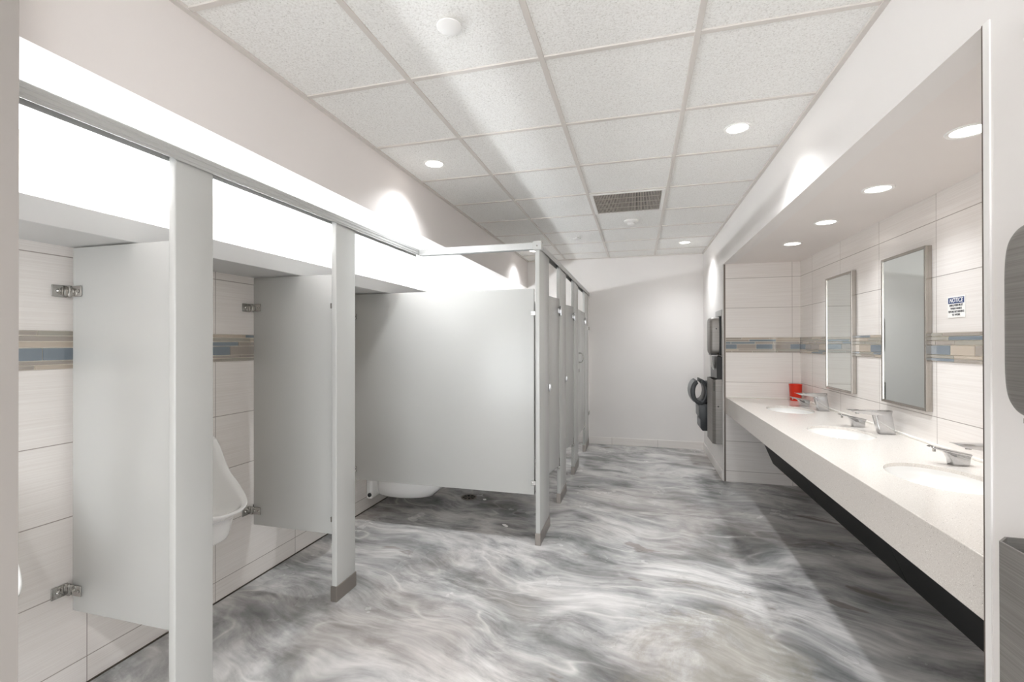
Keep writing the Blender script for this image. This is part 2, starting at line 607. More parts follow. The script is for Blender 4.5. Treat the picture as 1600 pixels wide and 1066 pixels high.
GN = 'recessed downlights over the vanity'
for y, lb in ((2.136, 'recessed vanity downlight half cut off by the near wall edge'),
              (2.822, 'recessed vanity downlight above the larger framed mirror'),
              (3.512, 'recessed vanity downlight above the gap between the two mirrors'),
              (4.205, 'recessed vanity downlight closest to the tiled end wall')):
    downlight(1.21, y, SZ, lb, GN, NICHE_W, 125)

# cove tubes lying behind the ledge upstand
tl = None
for k in range(5):
    y0 = 0.56 + 1.2 * k
    lb = 'lit tube lamp behind the cove ledge, %s along the left wall' % ['nearest one', 'second one', 'middle one', 'fourth one', 'farthest one'][k]
    if tl is None:
        tl = thing('tube_light', lb, 'light', (-2.19, y0, 1.83), 'cove tube lamps')
        bm = B(); box(bm, -2.229, -2.180, y0, y0 + 1.17, 1.83, 1.850, 0.002, 1)
        obj('lamp_base', bm, M['white'], tl)
        bm = B(); lathe(bm, [(0.013, y0 + 0.03), (0.013, y0 + 1.14)], -2.208, 1.870, 14, axis='y')
        obj('lamp_tube', bm, M['tube'], tl, True)
        for yy in (y0 + 0.012, y0 + 1.14):
            bm = B(); box(bm, -2.221, -2.195, yy, yy + 0.018, 1.849, 1.884)
            obj('lamp_holder', bm, M['white'], tl)
    else:
        dup(tl, (-2.19, y0, 1.83), lb)

# ================================================================== CEILING FITTINGS
# return-air grille filling one tile
vx0, vx1, vy0, vy1 = GX0 + G + 0.012, GX0 + 2 * G - 0.012, GY0 + 3 * G + 0.012, GY0 + 4 * G - 0.012
t = thing('ceiling_vent', 'dark louvred return air grille filling one ceiling tile', 'vent', ((vx0 + vx1) / 2, (vy0 + vy1) / 2, CZ))
bm = B()
f = 0.026
box(bm, vx0, vx0 + f, vy0, vy1, CZ - 0.010, CZ)
box(bm, vx1 - f, vx1, vy0, vy1, CZ - 0.010, CZ)
box(bm, vx0 + f, vx1 - f, vy0, vy0 + f, CZ - 0.010, CZ)
box(bm, vx0 + f, vx1 - f, vy1 - f, vy1, CZ - 0.010, CZ)
obj('frame', bm, M['white'], t)
bm = B(); box(bm, vx0 + f, vx1 - f, vy0 + f, vy1 - f, CZ - 0.0015, CZ - 0.0005)
obj('backing', bm, M['dark'], t)
bm = B()
n = 44
for k in range(n):
    x = vx0 + f + (vx1 - vx0 - 2 * f) * (k + 0.5) / n
    box(bm, x - 0.0034, x + 0.0034, vy0 + f, vy1 - f, CZ - 0.010, CZ - 0.0015)
for k in range(1, 4):
    y = vy0 + f + (vy1 - vy0 - 2 * f) * k / 4
    box(bm, vx0 + f, vx1 - f, y - 0.001, y + 0.001, CZ - 0.007, CZ - 0.0015)
obj('grille', bm, M['ventgrey'], t)

bm = B(); lathe(bm, [(0.022, CZ), (0.022, CZ - 0.012), (0.046, CZ - 0.013), (0.046, CZ - 0.017), (0.044, CZ - 0.018)], -0.673, 1.593, 40)
tag(obj('sprinkler_cover', bm, M['white'], smooth=True), 'large round white sprinkler cover plate at the near end of the ceiling', 'sprinkler', 'sprinkler cover plates')
bm = B(); lathe(bm, [(0.02, CZ), (0.02, CZ - 0.012), (0.046, CZ - 0.013), (0.046, CZ - 0.017), (0.044, CZ - 0.018)], -0.664, 5.234, 40)
tag(obj('sprinkler_cover', bm, M['white'], smooth=True), 'small far sprinkler cover plate near the back wall ceiling edge', 'sprinkler', 'sprinkler cover plates')
t = thing('smoke_detector', 'round white detector on the ceiling just beyond the vent', 'detector', (-0.06, 4.65, CZ))
bm = B(); lathe(bm, [(0.068, CZ), (0.068, CZ - 0.010), (0.060, CZ - 0.018), (0.05, CZ - 0.020)], -0.06, 4.65, 40)
obj('base', bm, M['white'], t, True)
bm = B(); lathe(bm, [(0.034, CZ - 0.019), (0.034, CZ - 0.034), (0.026, CZ - 0.042), (0.002, CZ - 0.043)], -0.06, 4.65, 32)
obj('sensor_head', bm, M['white'], t, True)

# ================================================================== TOILET PARTITIONS
PT = 0.026     # panel thickness
def shoe(bm, x0, x1, y0, y1):
    box(bm, x0 - 0.004, x1 + 0.004, y0 - 0.004, y1 + 0.004, 0, 0.085, 0.002, 1)

def pilaster(xc, y0, y1, label, top=2.10):
    t = thing('pilaster', label, 'partition post', (xc, (y0 + y1) / 2, 0), 'partition pilasters')
    bm = B(); box(bm, xc - 0.016, xc + 0.016, y0, y1, 0.01, top, 0.005, 3)
    obj('post', bm, M['panel'], t, 30)
    bm = B(); shoe(bm, xc - 0.016, xc + 0.016, y0, y1)
    obj('shoe', bm, M['shoe'], t)
    return t
XU, XP = -1.612, -0.678
pilaster(XU, 1.279, 1.434, 'wide grey pilaster closest to the camera, cropped by the picture bottom')
pilaster(XU, 2.196, 2.372, 'grey pilaster with steel shoe holding the second urinal screen')
pA = pilaster(XP, 3.175, 3.535, 'corner pilaster where the headrail turns toward the stall doors')
pB = pilaster(XP, 4.06, 4.40, 'grey pilaster between the first and second stall doors')
pC = pilaster(XP, 4.985, 5.345, 'grey pilaster between the second and third stall doors')
pD = pilaster(XP, 6.06, 6.50, 'last grey pilaster fixed to the back wall')

def catch(t, y, z, name='door_keeper'):
    bm = B()
    box(bm, XP + 0.016, XP + 0.026, y - 0.03, y + 0.004, z - 0.03, z + 0.03, 0.003, 2)
    box(bm, XP + 0.012, XP + 0.030, y - 0.004, y + 0.006, z - 0.024, z + 0.024, 0.003, 2)
    obj(name, bm, M['chrome'], t, True)
catch(pA, 3.535, 1.075)
catch(pB, 4.40, 1.075)
# clamps that tie the last pilaster to the back wall
for z in (1.62, 0.44):
    bm = B(); box(bm, XP + 0.014, XP + 0.024, 6.44, YB, z - 0.022, z + 0.022, 0.002, 1)
    obj('wall_bracket', bm, M['castzinc'], pD)
bm = B(); box(bm, XP - 0.012, XP + 0.012, 6.50, YB, 0.1, 2.09)
obj('filler_strip', bm, M['white'], pD)

def headrail(label, axis, c, a0, a1):
    """hollow aluminium rail with a ribbed face, open below"""
    z0, z1, hw = 2.078, 2.128, 0.024
    tk = 0.0018
    prof = [(-hw, z0), (-hw, z1 - 0.006), (-hw + 0.006, z1), (hw - 0.006, z1), (hw, z1 - 0.006), (hw, z0 + 0.034), (hw + 0.0015, z0 + 0.032),
            (hw + 0.0015, z0 + 0.029), (hw, z0 + 0.027), (hw, z0 + 0.016), (hw + 0.0015, z0 + 0.014), (hw + 0.0015, z0 + 0.011), (hw, z0 + 0.009), (hw, z0),
            (hw - tk, z0), (hw - tk, z1 - 0.008), (-hw + tk, z1 - 0.008), (-hw + tk, z0)]
    bm = B()
    prism(bm, [(c + u, z) for u, z in prof], a0, a1, axis)
    return tag(obj('headrail', bm, M['alu']), label, 'rail', 'partition headrails')
headrail('long aluminium headrail running above the urinal pilasters', 'y', XU, 0.70, 3.219)
headrail('short aluminium headrail crossing between urinal rail and stall corner', 'x', 3.195, -1.585, -0.710)
headrail('aluminium headrail running above the stall doors to back wall', 'y', XP, 3.224, YB)
# end cap on the stall corner
t = thing('headrail_bracket', 'pale square corner cap where the headrails meet above the stall corner', 'bracket', (XP, 3.18, 2.075))
bm = B(); box(bm, XP - 0.030, XP + 0.030, 3.163, 3.222, 2.072, 2.134, 0.003, 2)
obj('corner_cap', bm, M['panel'], t)
bm = B(); lathe(bm, [(0.006, 3.163), (0.006, 3.160)], XP, 2.10, 12, axis='y')
obj('screw', bm, M['castzinc'], t)

def clip(parent, yc, z):
    """cast wall bracket: flanged foot on the wall, ear on the near face of the panel"""
    bm = B()
    yn = yc - PT / 2
    x = XL
    box(bm, x, x + 0.006, yn - 0.055, yn + 0.002, z - 0.024, z + 0.024, 0.003, 2)
    box(bm, x, x + 0.028, yn - 0.010, yn, z - 0.024, z + 0.024, 0.003, 2)
    box(bm, x + 0.02, x + 0.085, yn - 0.006, yn, z - 0.022, z + 0.022, 0.003, 2)
    lathe(bm, [(0.009, x + 0.005), (0.009, x + 0.009), (0.005, x + 0.013)], yn - 0.032, z, 14, axis='x')
    for xx in (0.045, 0.072):
        lathe(bm, [(0.007, yn - 0.005), (0.007, yn - 0.009), (0.003, yn - 0.011)], x + xx, z, 14, axis='y')
    # far side foot
    yf = yc + PT / 2
    box(bm, x, x + 0.006, yf - 0.002, yf + 0.05, z - 0.024, z + 0.024, 0.003, 2)
    box(bm, x + 0.0, x + 0.085, yf, yf + 0.006, z - 0.022, z + 0.022, 0.003, 2)
    obj('wall_bracket', bm, M['castzinc'], parent, True)

def post_clip(parent, x0, x1, yc, z):
    bm = B()
    yn = yc - PT / 2
    box(bm, x0 + 0.008, x1, yn - 0.006, yn, z - 0.015, z + 0.015, 0.002, 2)
    box(bm, x1 - 0.008, x1, yn - 0.003, yc + PT / 2 + 0.003, z - 0.015, z + 0.015, 0.002, 2)
    box(bm, x0 + 0.008, x1, yc + PT / 2, yc + PT / 2 + 0.006, z - 0.015, z + 0.015, 0.002, 2)
    o = obj('post_bracket', bm, M['castzinc'], parent)
    bm = B()
    lathe(bm, [(0.006, yn - 0.005), (0.006, yn - 0.009), (0.003, yn - 0.010)], x0 + 0.019, z, 12, axis='y')
    obj('screw', bm, M['castzinc'], o)

def screen(name, yc, x1, z0, label, cat, group):
    t = thing(name, label, cat, (XL + 0.03, yc, z0), group)
    bm = B(); box(bm, XL + 0.030, x1, yc - PT / 2, yc + PT / 2, z0, 1.806, 0.004, 2)
    obj('panel', bm, M['panel'], t, 30)
    for z in (1.63, z0 + 0.085):
        clip(t, yc, z)
        post_clip(t, x1 - 0.03, x1 + 0.012, yc, z)
    return t
screen('urinal_screen', 1.347, XU - 0.033, 0.345, 'light grey urinal screen beside the near white urinal and pilaster', 'partition', 'urinal screens')
screen('urinal_screen', 2.257, XU - 0.033, 0.345, 'light grey urinal screen beyond the visible urinal, joined to middle pilaster', 'partition', 'urinal screens')
screen('stall_panel', 3.222, XP - 0.033, 0.340, 'broad grey stall side panel facing the camera under the short headrail', 'partition', 'stall side panels')
screen('stall_panel', 4.235, XP - 0.033, 0.340, 'grey dividing panel behind the pilaster between first and second stalls', 'partition', 'stall side panels')
screen('stall_panel', 5.165, XP - 0.033, 0.340, 'grey dividing panel behind the pilaster between second and third stalls', 'partition', 'stall side panels')

def door(y0, y1, ang, label, handle=False):
    """hinged at the far edge y1; ang > 0 swings the near edge into the stall"""
    t = thing('stall_door', label, 'door', (XP, y1, 0.335), 'stall doors')
    bm = B(); box(bm, XP - PT / 2, XP + PT / 2, y0 + 0.004, y1 - 0.012, 0.335, 1.81, 0.004, 2)
    obj('door_leaf', bm, M['panel'], t, 30)
    # top and bottom hinge brackets
    bm = B()
    z = 1.70
    box(bm, XP + 0.011, XP + 0.020, y1 - 0.055, y1 - 0.008, z - 0.022, z + 0.022, 0.003, 2)
    box(bm, XP + 0.011, XP + 0.032, y1 - 0.012, y1 + 0.006, z - 0.045, z + 0.045, 0.004, 2)
    obj('hinge', bm, M['chrome'], t, True)
    bm = B()
    box(bm, XP - 0.014, XP + 0.020, y1 - 0.030, y1 - 0.006, 0.320, 0.338, 0.003, 2)
    lathe(bm, [(0.010, 0.305), (0.010, 0.39), (0.006, 0.41)], XP + 0.004, y1 - 0.004, 12)
    obj('hinge', bm, M['castzinc'], t, True)
    if handle:
        zc, yy = 1.245, y0 + 0.075
        bm = B()
        pts = []
        for k in range(13):
            a = -PI / 2 + PI * k / 12
            pts.append((XP + PT / 2 + 0.005 + 0.042 * math.cos(a) ** 0.5 if math.cos(a) > 1e-6 else XP + PT / 2, yy, zc + 0.055 * math.sin(a)))
        tube(bm, pts, 0.006, 10)
        lathe(bm, [(0.012, XP + PT / 2), (0.012, XP + PT / 2 + 0.004)], yy, zc + 0.055, 14, axis='x')
        lathe(bm, [(0.012, XP + PT / 2), (0.012, XP + PT / 2 + 0.004)], yy, zc - 0.055, 14, axis='x')
        obj('pull_handle', bm, M['castzinc'], t, True)
        bm = B(); box(bm, XP + PT / 2, XP + PT / 2 + 0.008, yy - 0.03, yy - 0.012, zc - 0.17, zc - 0.13, 0.002, 1)
        obj('latch', bm, M['castzinc'], t)
    t.rotation_euler = (0, 0, -math.radians(ang))
    return t
door(3.54, 4.055, 9.3, 'nearest grey stall door, slightly ajar between first two pilasters')
door(4.405, 4.98, 9.0, 'second grey stall door, slightly ajar between middle pilasters')
door(5.35, 6.055, 0.0, 'closed far stall door with curved pull handle', True)

# ================================================================== SANITARY WARE
def urinal(yc, label):
    t = thing('urinal', label, 'urinal', (XL, yc, 0.43), 'wall-hung urinals')
    D, W, TOP = 0.365, 0.186, 0.935
    prof = [(0.0, .935), (.052, .935), (.068, .905), (.088, .850), (.118, .788), (.155, .738), (.23, .683), (.30, .638), (.365, .612)]
    def zr(d):
        for (a, za), (b, zb) in zip(prof, prof[1:]):
            if d <= b:
                return za + (zb - za) * (d - a) / (b - a)
        return prof[-1][1]
    NF, NB = 40, 10
    loop = []
    for k in range(NF + 1):
        a = -PI / 2 + PI * k / NF
        c, s = max(0, math.cos(a)), math.sin(a)
        d = D * c ** 0.72
        yv = W * (abs(s) ** 0.74) * (1 if s > 0 else -1)
        loop.append((d, yv))
    back = [(0.0, W - 2 * W * k / NB) for k in range(1, NB)]
    outer = loop + back
    n = len(outer)
    def inner(d, yv):
        f = (W - 0.022) / W
        return (max(d - 0.022, 0.045) if d > 0.03 else 0.045, yv * f)
    bm = B()
    rings = []
    def ring(fn):
        r = []
        for d, yv in outer:
            x, y, z = fn(d, yv, zr(d))
            r.append(bm.verts.new((XL + 0.002 + x, yc + y, z)))
        rings.append(r)
    for s, zz in ((0.56, 0.430), (0.66, 0.433), (0.70, 0.450), (0.725, 0.49), (0.765, 0.535), (0.80, 0.560), (0.86, 0.572), (0.95, 0.588)):
        ring(lambda d, yv, z, s=s, zz=zz: (d * s, yv * (0.42 + 0.58 * s), zz))
    ring(lambda d, yv, z: (d * 0.985, yv * 0.98, 0.60 + (z - 0.612) * 0.6))
    ring(lambda d, yv, z: (d, yv, z - 0.006))
    ring(lambda d, yv, z: (d * .985, yv * .985, z))
    ring(lambda d, yv, z: (inner(d, yv)[0], inner(d, yv)[1], z - 0.001))
    ring(lambda d, yv, z: (max(inner(d, yv)[0] - .006, .042), inner(d, yv)[1] * .96, z - 0.010))
    ring(lambda d, yv, z: (max(inner(d, yv)[0] * .93, .040), inner(d, yv)[1] * .92, 0.585 + (z - .612) * .62))
    ring(lambda d, yv, z: (max(inner(d, yv)[0] * .85, .040), inner(d, yv)[1] * .84, 0.555 + (z - .612) * .25))
    ring(lambda d, yv, z: (0.05 + inner(d, yv)[0] * .5, inner(d, yv)[1] * .5, 0.518))
    fs = []
    for a, b in zip(rings, rings[1:]):
        for k in range(n):
            fs.append(bm.faces.new([a[k], a[(k + 1) % n], b[(k + 1) % n], b[k]]))
    fs.append(bm.faces.new(rings[0][::-1]))
    fs.append(bm.faces.new(rings[-1]))
    bmesh.ops.recalc_face_normals(bm, faces=fs)
    o = obj('bowl', bm, M['porcelain'], t, 60)
    md = o.modifiers.new('soften', 'SUBSURF')
    md.levels = md.render_levels = 1
    bm = B(); lathe(bm, [(0.028, 0.519), (0.026, 0.523), (0.004, 0.524)], XL + 0.15, yc, 20)
    obj('drain_strainer', bm, M['chrome'], t, True)
    # flush pipe and sensor valve above
    bm = B()
    tube(bm, [(XL + 0.03, yc, 0.950), (XL + 0.03, yc, 1.10)], 0.011, 14)
    obj('flush_pipe', bm, M['chrome'], t, True)
    bm = B(); box(bm, XL + 0.002, XL + 0.085, yc - 0.05, yc + 0.05, 1.10, 1.19, 0.018, 4)
    obj('flush_valve', bm, M['chrome'], t, True)
    return t
urinal(0.898, 'white urinal mostly hidden behind the entry wall, only its lip showing')
urinal(1.792, 'white wall-hung urinal showing between the near pilaster and second screen')
urinal(2.705, 'white urinal behind the second screen, mirrored in the stall side panel')

def toilet(yc, label):
    t = thing('wall_hung_toilet', label, 'toilet', (XL, yc, 0.09), 'wall-hung toilets')
    bm = B()
    rings = []
    n = 36
    prof = [(0.10, 0.36, 0.105), (0.13, 0.42, 0.108), (0.19, 0.52, 0.13), (0.24, 0.60, 0.20), (0.255, 0.645, 0.27), (0.26, 0.655, 0.345), (0.25, 0.645, 0.365), (0.20, 0.60, 0.362), (0.17, 0.55, 0.32), (0.09, 0.42, 0.25)]
    for wd, ln, z in prof:
        r = []
        for k in range(n):
            a = 2 * PI * k / n
            c, s = math.cos(a), math.sin(a)
            x = ln * 0.5 + (ln * 0.5) * c
            if c < 0:
                x = ln * 0.5 + ln * 0.5 * c
                x = x if z < 0.36 else max(x, 0.08)
            r.append(bm.verts.new((XL + 0.035 + x, yc + 0.72 * wd * s * (1 if c > 0 else 1.0), z)))
        rings.append(r)
    fs = []
    for a, b in zip(rings, rings[1:]):
        for k in range(n):
            fs.append(bm.faces.new([a[k], a[(k + 1) % n], b[(k + 1) % n], b[k]]))
    fs.append(bm.faces.new(rings[0][::-1]))
    fs.append(bm.faces.new(rings[-1]))
    bmesh.ops.recalc_face_normals(bm, faces=fs)
    obj('bowl', bm, M['porcelain'], t, True)
    bm = B(); box(bm, XL, XL + 0.06, yc - 0.16, yc + 0.16, 0.095, 0.36, 0.02, 3)
    obj('mounting_block', bm, M['porcelain'], t, True)
    bm = B(); lathe(bm, [(0.017, yc - 0.158), (0.017, yc - 0.168), (0.010, yc - 0.172)], XL + 0.04, 0.135, 16, axis='y')
    obj('bolt_cap', bm, M['blackplastic'], t, True)
    bm = B()
    for k in range(24):
        pass
    lathe(bm, [(0.62, 0.368), (0.64, 0.374), (0.64, 0.384), (0.62, 0.390), (0.42, 0.390), (0.40, 0.384), (0.40, 0.370)], XL + 0.40, yc, 36, sx=0.42, sy=0.30, caps=False)
    obj('seat', bm, M['white'], t, True)
    bm = B()
    tube(bm, [(XL + 0.06, yc, 0.36), (XL + 0.06, yc, 0.75)], 0.016, 14)
    box(bm, XL + 0.002, XL + 0.11, yc - 0.045, yc + 0.045, 0.75, 0.84, 0.015, 3)
    obj('flush_valve', bm, M['chrome'], t, True)
    return t
toilet(3.62, 'white wall-hung toilet glimpsed under the broad stall side panel')
toilet(4.70, 'white wall-hung toilet inside the second stall')
toilet(5.85, 'white wall-hung toilet inside the far stall')

# ================================================================== VANITY
X0, XC, X1 = 0.87, 0.897, XN - 0.002
SINKS = [(1.205, 2.32), (1.215, 3.315), (1.22, 4.32)]
SA, SB = 0.168, 0.232
t = thing('vanity_counter', 'long speckled quartz vanity counter with deep front apron', 'counter', ((X0 + X1) / 2, (NY0 + NY1) / 2, 0.69))
bm = B()
y_lo, y_hi = NY0 + 0.002, NY1 - 0.009
cuts = [y_lo, (SINKS[0][1] + SINKS[1][1]) / 2, (SINKS[1][1] + SINKS[2][1]) / 2, y_hi]
for (cx, cy), ya, yb in zip(SINKS, cuts, cuts[1:]):
    angs = sorted([2 * PI * k / 72 for k in range(72)] + [math.atan2(yy - cy, xx - cx) % (2 * PI) for xx in (XC, X1) for yy in (ya, yb)])
    out, inn, low, lowo = [], [], [], []
    for a in angs:
        c, s = math.cos(a), math.sin(a)
        ts = []
        if c > 1e-9: ts.append((X1 - cx) / c)
        if c < -1e-9: ts.append((XC - cx) / c)
        if s > 1e-9: ts.append((yb - cy) / s)
        if s < -1e-9: ts.append((ya - cy) / s)
        r = min(ts)
        re = 1 / math.sqrt((c / SA) ** 2 + (s / SB) ** 2)
        out.append(bm.verts.new((cx + r * c, cy + r * s, CT)))
        inn.append(bm.verts.new((cx + re * c, cy + re * s, CT)))
        low.append(bm.verts.new((cx + re * c, cy + re * s, CT - 0.016)))
        lowo.append(bm.verts.new((cx + r * c, cy + r * s, CT - 0.016)))
    n = len(angs)
    for k in range(n):
        q = (k + 1) % n
        bm.faces.new([inn[k], out[k], out[q], inn[q]])
        bm.faces.new([low[k], inn[k], inn[q], low[q]])
        bm.faces.new([lowo[k], low[k], low[q], lowo[q]])
box(bm, X0 - 0.0005, XC + 0.003, y_lo, y_hi, 0.692, CT, 0.003, 2)
bmesh.ops.remove_doubles(bm, verts=bm.verts, dist=0.0001)
obj('countertop', bm, M['quartz'], t)
bm = B()
box(bm, XN - 0.012, XN, y_lo, y_hi, CT, CT + 0.013, 0.003, 2)
box(bm, X0 + 0.01, XN - 0.012, NY1 - 0.020, NY1 - 0.009, CT, CT + 0.008, 0.003, 2)
struct('trim_9', bm, M['caulk'])

sk = None
SN = ['white oval undermount basin closest to the near wall edge', 'white oval undermount basin in the middle of the vanity', 'white oval undermount basin at the far end near the red cup']
for k, (cx, cy) in enumerate(SINKS):
    if sk is None:
        sk = thing('sink_basin', SN[0], 'sink', (cx, cy, CT - 0.17), 'undermount basins')
        bm = B()
        pr = []
        for i in range(13):
            f = i / 12
            pr.append((1.03 * (1 - f ** 2.6) ** 0.62 if i < 12 else 0.10, CT - 0.017 - 0.130 * f))
        pr = [(1.12, CT - 0.0165), (1.03, CT - 0.0165)] + pr[1:]
        inner_ = [(r * 1.0, z) for r, z in pr]
        outer_ = [(0.10, CT - 0.160), (0.6, CT - 0.155), (0.95, CT - 0.115), (1.10, CT - 0.06), (1.12, CT - 0.019)]
        lathe(bm, inner_[::-1] + [] , cx, cy, 64, sx=SA, sy=SB, caps=False)
        lathe(bm, outer_, cx, cy, 64, sx=SA, sy=SB, caps=False)
        for f_ in bm.faces: f_.smooth = True
        obj('bowl', bm, M['porcelain'], sk, 60)
        bm = B()
        lathe(bm, [(0.024, CT - 0.150), (0.024, CT - 0.145), (0.018, CT - 0.143), (0.003, CT - 0.144)], cx, cy, 24)
        obj('drain', bm, M['chrome'], sk, True)
    else:
        dup(sk, (cx, cy, CT - 0.17), SN[k])

fau = soap = None
FN = ['chrome flat-spout faucet partly cut off by the near wall edge', 'chrome flat-spout faucet in the middle of the counter below the larger mirror', 'chrome flat-spout faucet at the far end in front of the red cup']
PN = ['low chrome soap dispenser beside the near cut-off faucet', 'low chrome soap dispenser left of the middle faucet', 'low chrome soap dispenser behind the far faucet near red cup']
for k, y in enumerate((2.335, 3.335, 4.33)):
    if fau is None:
        fau = thing('faucet', FN[0], 'faucet', (1.465, y, CT), 'vanity faucets')
        bm = B()
        prism(bm, [(1.428, CT), (1.508, CT), (1.487, 0.985), (1.398, 0.985)], y - 0.028, y + 0.028, 'y', 0.006, 3)
        obj('body', bm, M['chrome'], fau, 30)
        bm = B()
        prism(bm, [(1.262, 1.000), (1.490, 1.004), (1.486, 0.978), (1.400, 0.972), (1.29, 0.987)], y - 0.030, y + 0.030, 'y', 0.003, 2)
        obj('spout', bm, M['chrome'], fau, 30)
        bm = B(); lathe(bm, [(0.010, 0.978), (0.010, 0.990)], 1.315, y, 16)
        obj('aerator', bm, M['castzinc'], fau, True)
        yp = y + 0.235
        soap = thing('soap_dispenser', PN[0], 'soap dispenser', (1.41, yp, CT), 'counter soap dispensers')
        bm = B()
        prism(bm, [(1.378, CT), (1.442, CT), (1.446, 0.905), (1.338, 0.926), (1.362, 0.908), (1.374, 0.885)], yp - 0.024, yp + 0.024, 'y', 0.004, 3)
        obj('body', bm, M['chrome'], soap, 30)
        bm = B()
        prism(bm, [(1.298, 0.936), (1.312, 0.942), (1.450, 0.914), (1.448, 0.902), (1.330, 0.926)], yp - 0.026, yp + 0.026, 'y', 0.003, 2)
        obj('pump_top', bm, M['chrome'], soap, 30)
        bm = B(); lathe(bm, [(0.006, 0.916), (0.006, 0.932)], 1.318, yp, 12)
        obj('nozzle', bm, M['castzinc'], soap, True)
    else:
        dup(fau, (1.465, y, CT), FN[k])
        dup(soap, (1.41, y + 0.235 - (0.005 if k == 1 else -0.02), CT), PN[k])

# slanted black pipe cover below the counter, in sections
AP = [(1.10, 0.686), (1.112, 0.690), (1.312, 0.216), (1.30, 0.21)]
secs = [(NY0 + 0.003, 2.752, 'black slanted pipe cover section under the near counter'), (2.756, 3.96, 'black slanted pipe cover section under the middle counter'), (3.964, NY1 - 0.012, 'black slanted pipe cover section touching the tiled end wall')]
for a, b, lb in secs:
    bm = B(); prism(bm, AP, a, b, 'y', 0.001, 1)
    # returns to the wall that carry the sheet
    box(bm, 1.30, XN - 0.002, a + 0.01, a + 0.03, 0.215, 0.235)
    tag(obj('pipe_cover', bm, M['black']), lb, 'panel', 'under-counter pipe covers')

# framed mirrors
def mirror(y0, y1, label):
    z0, z1, xf, fw = 1.04, 1.95, 1.518, 0.016
    t = thing('framed_mirror', label, 'mirror', (XN, (y0 + y1) / 2, z0), 'framed wall mirrors')
    bm = B()
    box(bm, xf, XN, y0, y0 + fw, z0, z1, 0.002, 2)
    box(bm, xf, XN, y1 - fw, y1, z0, z1, 0.002, 2)
    box(bm, xf, XN, y0 + fw, y1 - fw, z0, z0 + fw, 0.002, 2)
    box(bm, xf, XN, y0 + fw, y1 - fw, z1 - fw, z1, 0.002, 2)
    obj('frame', bm, M['steelframe'], t)
    bm = B(); box(bm, xf + 0.006, xf + 0.011, y0 + fw, y1 - fw, z0 + fw, z1 - fw)
    obj('glass', bm, M['mirror'], t)
M['steelframe'] = mat('satin steel frame', (176, 170, 163), 0.22, metal=1.0)
mirror(3.03, 3.51, 'larger looking framed mirror closest to the notice sign')
mirror(3.935, 4.425, 'framed mirror above the far basin, closest to the end wall')

# notice sign
t = thing('notice_sign', 'small white notice sign with blue heading on the tile wall', 'sign', (XN, 2.832, 1.545))
bm = B(); box(bm, XN - 0.0025, XN, 2.766, 2.898, 1.545, 1.652)
obj('sign_plate', bm, M['paper'], t)
bm = B(); box(bm, XN - 0.0032, XN - 0.0025, 2.772, 2.892, 1.616, 1.646)
obj('heading_band', bm, M['blue'], t)
def text(body, size, yc, z, m, parent, x, shear=0.0, xs=1.0):
    cu = bpy.data.curves.new('lettering', 'FONT')
    cu.body = body
    cu.size = size
    cu.align_x = 'CENTER'
    cu.align_y = 'CENTER'
    cu.shear = shear
    cu.offset = 0.0006
    cu.extrude = 0.0002
    o = bpy.data.objects.new('lettering', cu)
    COL.objects.link(o)
    bpy.context.view_layer.update()
    me = bpy.data.meshes.new_from_object(o.evaluated_get(bpy.context.evaluated_depsgraph_get()))
    bpy.data.objects.remove(o)
    R = Matrix(((0, 0, -1, x), (-xs, 0, 0, yc), (0, 1, 0, z), (0, 0, 0, 1)))
    me.transform(Matrix.Translation(-wpos(parent)) @ R)
    me.materials.clear()
    me.materials.append(m)
    p = bpy.data.objects.new('lettering', me)
    COL.objects.link(p)
    p.parent = parent
    return p
text('NOTICE', 0.030, 2.832, 1.631, M['paper'], t, XN - 0.0034, 0.2, 0.93)
for s, z, xs in (('EMPLOYEES MUST', 1.606, .95), ('WASH HANDS', 1.590, .95), ('BEFORE RETURNING', 1.574, .95), ('TO WORK', 1.558, .95)):
    text(s, 0.0135, 2.832, z, M['ink'], t, XN - 0.0028, 0.0, xs)

# red cup
bm = B()
lathe(bm, [(0.046, CT), (0.048, CT + 0.004), (0.056, CT + 0.148), (0.058, CT + 0.152), (0.058, CT + 0.158), (0.055, CT + 0.158), (0.053, CT + 0.150), (0.045, CT + 0.008), (0.002, CT + 0.007)], 1.468, 5.02, 36)
tag(obj('plastic_cup', bm, M['red'], smooth=True), 'red plastic cup in the far corner of the counter', 'cup')

